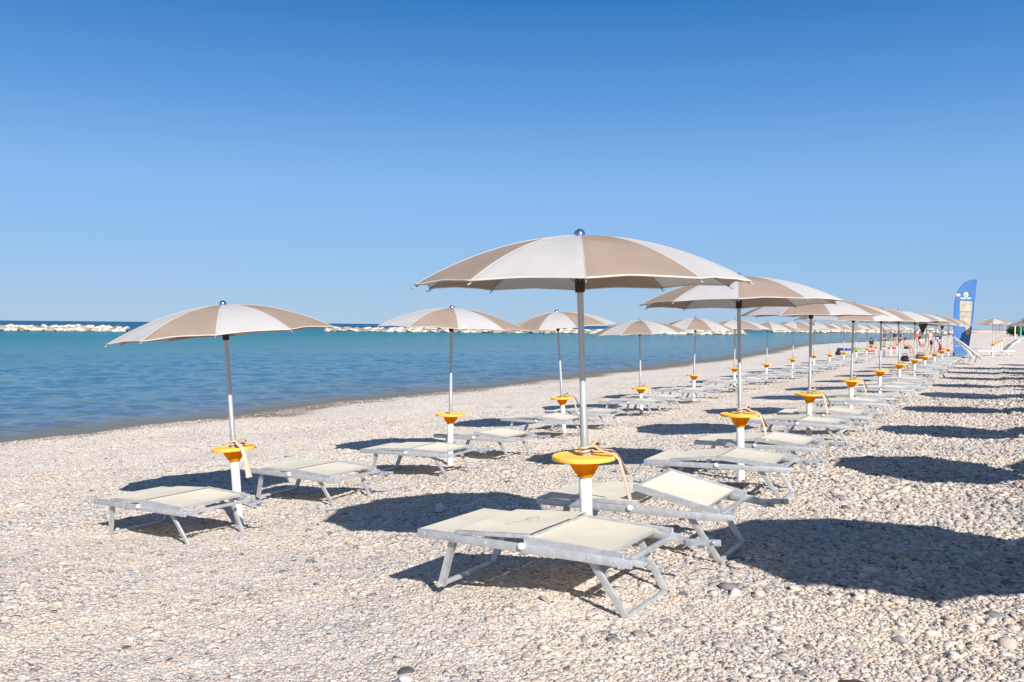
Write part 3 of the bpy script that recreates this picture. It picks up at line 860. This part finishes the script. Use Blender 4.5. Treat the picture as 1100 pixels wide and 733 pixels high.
# ------------------------------------------------------------------ far shore on the right
low = simple('reddish_far_roofs', (.26, .15, .12), .9, 0, .3, .05)
pale = simple('pale_far_wall', (.42, .38, .33), .9, 0, .2, .05)
a = at_depth(1040, 352, 620)
bm = bmesh.new()
x0 = a.x
rl = random.Random(4)
yw = empty('harbour_wall', (x0 + 60, 620, gz(x0 + 60, 620))); tag(yw, 'low reddish brown wall on the far right horizon', 'wall')
bm = bmesh.new()
nx = 30; vs_ = []
for i in range(nx + 1):
    x = -75 + 150 * i / nx; h = 1.6 + rl.uniform(-.25, .35)
    vs_.append([bm.verts.new((x, -1.2, 0)), bm.verts.new((x, -1.0, h)), bm.verts.new((x, 1.0, h)), bm.verts.new((x, 1.2, 0))])
for p, q in zip(vs_, vs_[1:]):
    for k in range(3): bm.faces.new((p[k], q[k], q[k + 1], p[k + 1]))
mesh_obj('wall_face', bm, low, yw)
bm = bmesh.new(); box(bm, -75, 75, -3, -2, 0, .7, .05); mesh_obj('plinth', bm, pale, yw)

def leaf_mat(name, col):
    m, nt, p, N, L = new_mat(name)
    geo = N.new('ShaderNodeNewGeometry'); nz = N.new('ShaderNodeTexNoise'); nz.inputs['Scale'].default_value = .9
    L.new(geo.outputs['Position'], nz.inputs['Vector'])
    mr = N.new('ShaderNodeMapRange'); mr.inputs['From Min'].default_value = .35; mr.inputs['From Max'].default_value = .65
    mr.inputs['To Min'].default_value = .6; mr.inputs['To Max'].default_value = 1.4; L.new(nz.outputs['Fac'], mr.inputs['Value'])
    mx = N.new('ShaderNodeVectorMath'); mx.operation = 'SCALE'; mx.inputs[0].default_value = col
    L.new(mr.outputs['Result'], mx.inputs['Scale']); L.new(mx.outputs['Vector'], p.inputs['Base Color'])
    p.inputs['Roughness'].default_value = .8
    return m
LEAF = leaf_mat('dark_green_leaves', (.045, .08, .03)); BARK = simple('grey_brown_bark', (.12, .09, .065), .9)
def tree(x, y, h, w, label, seed):
    rng = random.Random(seed)
    o = empty('tree', (x, y, gz(x, y))); tag(o, label, 'tree', 'green trees at the right edge')
    tb = bmesh.new(); tube(tb, [(0, 0, -.2), (.05 * w, 0, h * .3), (0, .05 * w, h * .6)], [.05 * w, .04 * w, .02 * w], 8)
    for k in range(4):
        a = k * 1.6 + rng.random(); tube(tb, [(0, 0, h * .3), (math.cos(a) * w * .3, math.sin(a) * w * .3, h * .65)], [.025 * w, .01 * w], 6)
    mesh_obj('trunk', tb, BARK, o, True)
    cl = [(rng.uniform(-.42, .42) * w, rng.uniform(-.4, .4) * w, h * rng.uniform(.38, .82), w * rng.uniform(.14, .24)) for _ in range(14)]
    bm = bmesh.new()
    for cx, cy, cz, cr in cl:
        for _ in range(190):
            d = Vector((rng.gauss(0, 1), rng.gauss(0, 1), rng.gauss(0, .8))).normalized() * cr * rng.random() ** .4
            c = Vector((cx, cy, cz)) + d
            n = Vector((rng.gauss(0, 1), rng.gauss(0, 1), rng.gauss(0, 1))).normalized(); t1 = n.orthogonal().normalized(); t2 = n.cross(t1)
            sz = w * rng.uniform(.025, .05)
            bm.faces.new([bm.verts.new(c + t1 * sz), bm.verts.new(c + t2 * sz * .7), bm.verts.new(c - t1 * sz), bm.verts.new(c - t2 * sz * .7)])
    mesh_obj('crown', bm, LEAF, o)
for i, (px, y, h, w, lab) in enumerate(((1094, 238, 2.6, 5.0, 'low green tree at the right edge, leftmost and smallest'), (1102, 232, 3.6, 6.0, 'taller green tree at the right edge behind a teal post'),
                                        (1112, 236, 4.6, 7.5, 'largest green tree, cut by the right edge of the picture'))):
    tree((px - 550) / F * y, y, h, w, lab, 40 + i)
for px, py0, py1, rad, col, lab in ((1090.3, 349, 355, .10, (.62, .50, .42), 'short pale post on the sand before the trees'), (1096.5, 345.5, 354.5, .12, (.03, .36, .31), 'teal green post before the trees at the right edge')):
    p = at_depth(px, 355, 150); zt = at_depth(px, py0, 150).z; g = gz(p.x, p.y)
    bm = bmesh.new(); tube(bm, [(0, 0, -.2), (0, 0, zt - g - .08), (0, 0, zt - g - .04), (0, 0, zt - g)], [rad, rad, rad * .8, rad * .3], 10)
    o = mesh_obj('beach_post', bm, simple('post_paint', col, .6), None, True, 40); o.location = (p.x, p.y, g); tag(o, lab, 'post')

# ------------------------------------------------------------------ beach guests
SKIN = simple('tanned_skin', (.40, .235, .16), .6); HAIR = simple('dark_hair', (.02, .015, .012), .6)
def skinned(name, pts, edges, radii, mat, parent, root=0, sub=1):
    me = bpy.data.meshes.new(name); me.from_pydata(pts, edges, [])
    o = bpy.data.objects.new(name, me); C.objects.link(o)
    m = o.modifiers.new('skin', 'SKIN'); m.use_smooth_shade = True
    for i, r in enumerate(radii):
        sv = me.skin_vertices[0].data[i]; sv.radius = (r, r) if not isinstance(r, tuple) else r
        sv.use_root = (i == root)
    sm = o.modifiers.new('sub', 'SUBSURF'); sm.levels = sub; sm.render_levels = sub
    dg = bpy.context.evaluated_depsgraph_get()
    me2 = bpy.data.meshes.new_from_object(o.evaluated_get(dg))
    bpy.data.objects.remove(o); bpy.data.meshes.remove(me)
    me2.name = name; me2.materials.clear(); me2.materials.append(mat)
    return link(bpy.data.objects.new(name, me2), parent)
STAND = dict(pel=(0, 0, .93), chest=(0, 0, 1.28), neck=(0, .0, 1.47), head=(0, -.01, 1.60), top=(0, -.01, 1.72),
             shl=(.17, 0, 1.40), ell=(.25, .02, 1.13), wrl=(.27, -.08, .90), hal=(.27, -.11, .82), shr=(-.17, 0, 1.40), elr=(-.25, .02, 1.13), wrr=(-.26, -.06, .90), har=(-.26, -.09, .82),
             hil=(.10, 0, .88), knl=(.12, -.02, .48), anl=(.13, .02, .09), tol=(.14, -.14, .035), hir=(-.10, 0, .88), knr=(-.12, -.05, .48), anr=(-.13, .05, .09), tor=(-.14, -.11, .035))
SIT = dict(pel=(0, 0, .45), chest=(0, .06, .78), neck=(0, .04, .97), head=(0, .0, 1.10), top=(0, .0, 1.22),
           shl=(.17, .05, .90), ell=(.26, -.06, .66), wrl=(.20, -.28, .58), hal=(.17, -.35, .57), shr=(-.17, .05, .90), elr=(-.26, -.06, .66), wrr=(-.2, -.26, .58), har=(-.17, -.33, .57),
           hil=(.10, -.03, .44), knl=(.14, -.46, .50), anl=(.14, -.50, .09), tol=(.15, -.66, .035), hir=(-.10, -.03, .44), knr=(-.14, -.44, .50), anr=(-.14, -.46, .09), tor=(-.15, -.62, .035))
BEND = dict(STAND); BEND.update(chest=(0, -.30, 1.10), neck=(0, -.46, 1.17), head=(0, -.56, 1.17), top=(0, -.66, 1.13), shl=(.17, -.38, 1.14), ell=(.2, -.45, .85), wrl=(.15, -.55, .62), hal=(.13, -.58, .54),
            shr=(-.17, -.38, 1.14), elr=(-.2, -.45, .85), wrr=(-.15, -.55, .62), har=(-.13, -.58, .54))
ORDER = ['pel', 'chest', 'neck', 'head', 'top', 'shl', 'ell', 'wrl', 'hal', 'shr', 'elr', 'wrr', 'har', 'hil', 'knl', 'anl', 'tol', 'hir', 'knr', 'anr', 'tor']
RADI = [(.15, .11), (.155, .11), .055, (.085, .10), .06, .06, .043, .03, .035, .06, .043, .03, .035, .09, .06, .04, .03, .09, .06, .04, .03]
BONES = [(0, 1), (1, 2), (2, 3), (3, 4), (1, 5), (5, 6), (6, 7), (7, 8), (1, 9), (9, 10), (10, 11), (11, 12), (0, 13), (13, 14), (14, 15), (15, 16), (0, 17), (17, 18), (18, 19), (19, 20)]
def person(px, depth, pose, yaw, top_col, bottom_col, label, dz=0.0, long_hair=False):
    p = at_depth(px, 370, depth); g = gz(p.x, p.y)
    o = empty('person', (p.x, p.y, g + dz), (0, 0, yaw)); tag(o, label, 'person')
    P = [Vector(pose[k]) for k in ORDER]
    skinned('body', P, BONES, RADI, SKIN, o, 0, 2)
    head, tp, neck = Vector(pose['head']), Vector(pose['top']), Vector(pose['neck'])
    back = Vector((0, .035, 0))
    bm = bmesh.new(); r = bmesh.ops.create_icosphere(bm, subdivisions=2, radius=.108)
    q = (tp - neck).to_track_quat('Z', 'Y')
    for v in r['verts']: v.co = q @ Vector((v.co.x * .92, v.co.y, v.co.z)) + head + back + (tp - neck).normalized() * .035
    if long_hair:
        for v in r['verts']:
            if (v.co - head).dot((neck - tp)) > 0: v.co += (neck - tp).normalized() * .16 + back
    mesh_obj('hair', bm, HAIR, o, True)
    fc = bmesh.new(); r = bmesh.ops.create_icosphere(fc, subdivisions=1, radius=.018)
    for v in r['verts']: v.co = q @ Vector((v.co.x, v.co.y - .105, v.co.z * 1.4)) + head
    mesh_obj('nose', fc, SKIN, o, True)
    if top_col:
        ids = [1, 0, 5, 9]; pts = [P[1], P[0].lerp(P[1], .12), P[5].lerp(P[6], .35), P[9].lerp(P[10], .35), P[2].lerp(P[1], .35), P[5], P[9]]
        skinned('shirt', pts, [(0, 1), (0, 4), (0, 5), (5, 2), (0, 6), (6, 3)], [(.175, .13), (.165, .125), .06, .06, .085, .078, .078], simple('shirt_cloth', top_col, .85), o, 0, 2)
    if bottom_col:
        pts = [P[0], P[13], P[13].lerp(P[14], .62), P[17], P[17].lerp(P[18], .62), P[0].lerp(P[1], .22)]
        skinned('shorts', pts, [(0, 1), (1, 2), (0, 3), (3, 4), (0, 5)], [(.168, .128), .108, .095, .108, .095, (.15, .115)], simple('shorts_cloth', bottom_col, .85), o, 0, 2)
    return o
person(949.8, 100, STAND, R(20), (.02, .03, .09), (.015, .015, .02), 'person in dark blue standing near the water behind a pole')
person(966.2, 98, STAND, R(150), (.02, .025, .05), (.02, .03, .08), 'person in black standing by the water, right of another in black')
person(961.3, 102, STAND, R(-40), (.03, .03, .035), None, 'person in black standing by the water, left of another in black')
person(973.0, 70, SIT, R(35), None, (.03, .03, .035), 'bare backed dark haired person sitting among the far loungers', 0, False)
person(984.0, 88, STAND, R(-20), (.62, .06, .03), (.60, .25, .05), 'person in a red shirt standing among the far loungers')
person(988.8, 74, SIT, R(60), (.62, .50, .48), (.58, .22, .24), 'person in pale pink sitting left of one in light blue', .05, True)
person(1000.5, 66, BEND, R(70), (.36, .50, .72), (.015, .015, .018), 'person in light blue top and black shorts bending over', 0, True)
person(936.0, 82, SIT, R(-30), (.018, .015, .016), (.35, .04, .05), 'person in black sitting low on a red towel', -.02, True)
person(999.0, 92, STAND, R(10), (.66, .34, .34), (.55, .40, .38), 'person in a pink and white top standing behind the bending one')

# ------------------------------------------------------------------ things the guests brought
def cloth_pile(name, px, depth, h0, w, d, h, col, label, cat, seed, yaw=0.0):
    """a soft crumpled heap: towel, bag or hat"""
    rng = random.Random(seed); p = at_depth(px, 370, depth); g = gz(p.x, p.y) + h0
    bm = bmesh.new(); r = bmesh.ops.create_icosphere(bm, subdivisions=3, radius=1)
    ph = [rng.uniform(0, 6) for _ in range(6)]
    for v in r['verts']:
        c = v.co.copy(); k = 1 + .16 * math.sin(c.x * 4 + ph[0]) * math.sin(c.y * 5 + ph[1]) + .1 * math.sin(c.z * 7 + ph[2])
        c *= k
        v.co = Vector((c.x * w / 2, c.y * d / 2, max(c.z, -.45) * h * .69 + h * .31))
    o = mesh_obj(name, bm, simple(name + '_cloth', col, .9, 0, .2, 6, .3, .4), None, True)
    o.location = (p.x, p.y, g); o.rotation_euler.z = yaw
    return tag(o, label, cat)
def handles(parent, w, h):
    bm = bmesh.new()
    tube(bm, [(-w * .3, 0, h * .8), (-w * .25, 0, h * 1.25), (0, 0, h * 1.42), (w * .25, 0, h * 1.25), (w * .3, 0, h * .8)], .018, 6)
    mesh_obj('handle', bm, M['dark'], parent, True)
cloth_pile('beach_towel', 907, 72, .31, 1.05, .55, .22, (.02, .06, .22), 'dark blue towel draped over a far lounger', 'towel', 1, R(-30))
b_ = cloth_pile('beach_bag', 900.8, 71, .0, .40, .34, .42, (.02, .02, .025), 'small black bag left of the dark blue towel', 'bag', 2); handles(b_, .4, .42)
cloth_pile('beach_towel', 919, 74, .31, .9, .5, .16, (.07, .26, .08), 'green towel on a far lounger, beside the blue one', 'towel', 3, R(-30))
cloth_pile('beach_towel', 936.5, 80, .0, 1.2, .9, .12, (.52, .05, .07), 'red towel under the person dressed in black', 'towel', 4)
cloth_pile('beach_towel', 959.5, 74, .30, .75, .5, .18, (.55, .05, .07), 'bright red towel on a lounger left of the seated bare back', 'towel', 5, R(-30))
b_ = cloth_pile('beach_bag', 972.5, 40.5, .31, .34, .30, .26, (.012, .012, .014), 'black beach bag lying on a lounger of the landward row', 'bag', 6); handles(b_, .34, .26)
b_ = cloth_pile('beach_bag', 988.5, 44, .31, .46, .32, .22, (.09, .04, .035), 'brown beach bag on a lounger, right of the black one', 'bag', 7); handles(b_, .46, .22)
b_ = cloth_pile('beach_bag', 1010.5, 52, .31, .26, .24, .50, (.30, .015, .02), 'dark red upright bag left of the feather flag', 'bag', 8); handles(b_, .26, .5)
def hanging_bag(px, py, depth, label):
    p = at_depth(px, py, depth)
    bm = bmesh.new(); lathe(bm, [(.015, -.30), (.035, -.28), (.10, -.08), (.13, .01), (.13, .04), (.07, .06)], 16)
    tube(bm, [(-.06, 0, .055), (0, 0, .16), (.06, 0, .055)], .012, 6)
    o = mesh_obj('hanging_bag', bm, M['dark'], None, True, 50); o.location = p; tag(o, label, 'bag')
hanging_bag(1012.2, 346.6, 39.3, 'dark tapering bag hanging under an umbrella, nearest the feather flag')
hanging_bag(991.2, 349.5, 31.8, 'dark bag hanging under an umbrella, left of the one by the flag')

# small finds on the shingle
bm = bmesh.new(); tube(bm, [(-.10, 0, .012), (-.03, .012, .022), (.04, -.006, .016), (.10, .01, .01)], [.004, .007, .006, .003], 7); tube(bm, [(.03, 0, .016), (.06, .035, .02)], [.004, .002], 6)
o = mesh_obj('twig', bm, simple('dark_driftwood', (.06, .04, .03), .9), None, True); p = at_depth(928, 728, 3.75); o.location = (p.x, p.y, gz(p.x, p.y) + .012); o.rotation_euler.z = R(-25)
tag(o, 'short dark twig lying on the pebbles at the bottom right', 'twig')
o = bpy.data.objects.new('pale_stone', boulder_mesh(77, simple('white_limestone', (.60, .57, .54), .9))); link(o); x_, y_ = -.66, 8.55
o.location = (x_, y_, gz(x_, y_) + .03); o.scale = (.075, .06, .05); tag(o, 'single pale stone lying in the shadow of the largest umbrella', 'stone')

# faint worn print on the seat of the nearest lounger
seat_ = [c for c in near_.children if c.name.startswith('seat')][0]
bm = bmesh.new()
tube(bm, [Vector((.17 + .004 * i + .008 * math.sin(i * 1.3), -.10 + .010 * i, .0165)) for i in range(14)], .0016, 4)
tube(bm, [Vector((.25 + .035 * math.cos(a), .085 + .05 * math.sin(a), .0165)) for a in np.linspace(0, 5.2, 18)], .0016, 4)
mesh_obj('faded_print', bm, simple('faded_grey_print', (.33, .30, .26), .9), seat_)
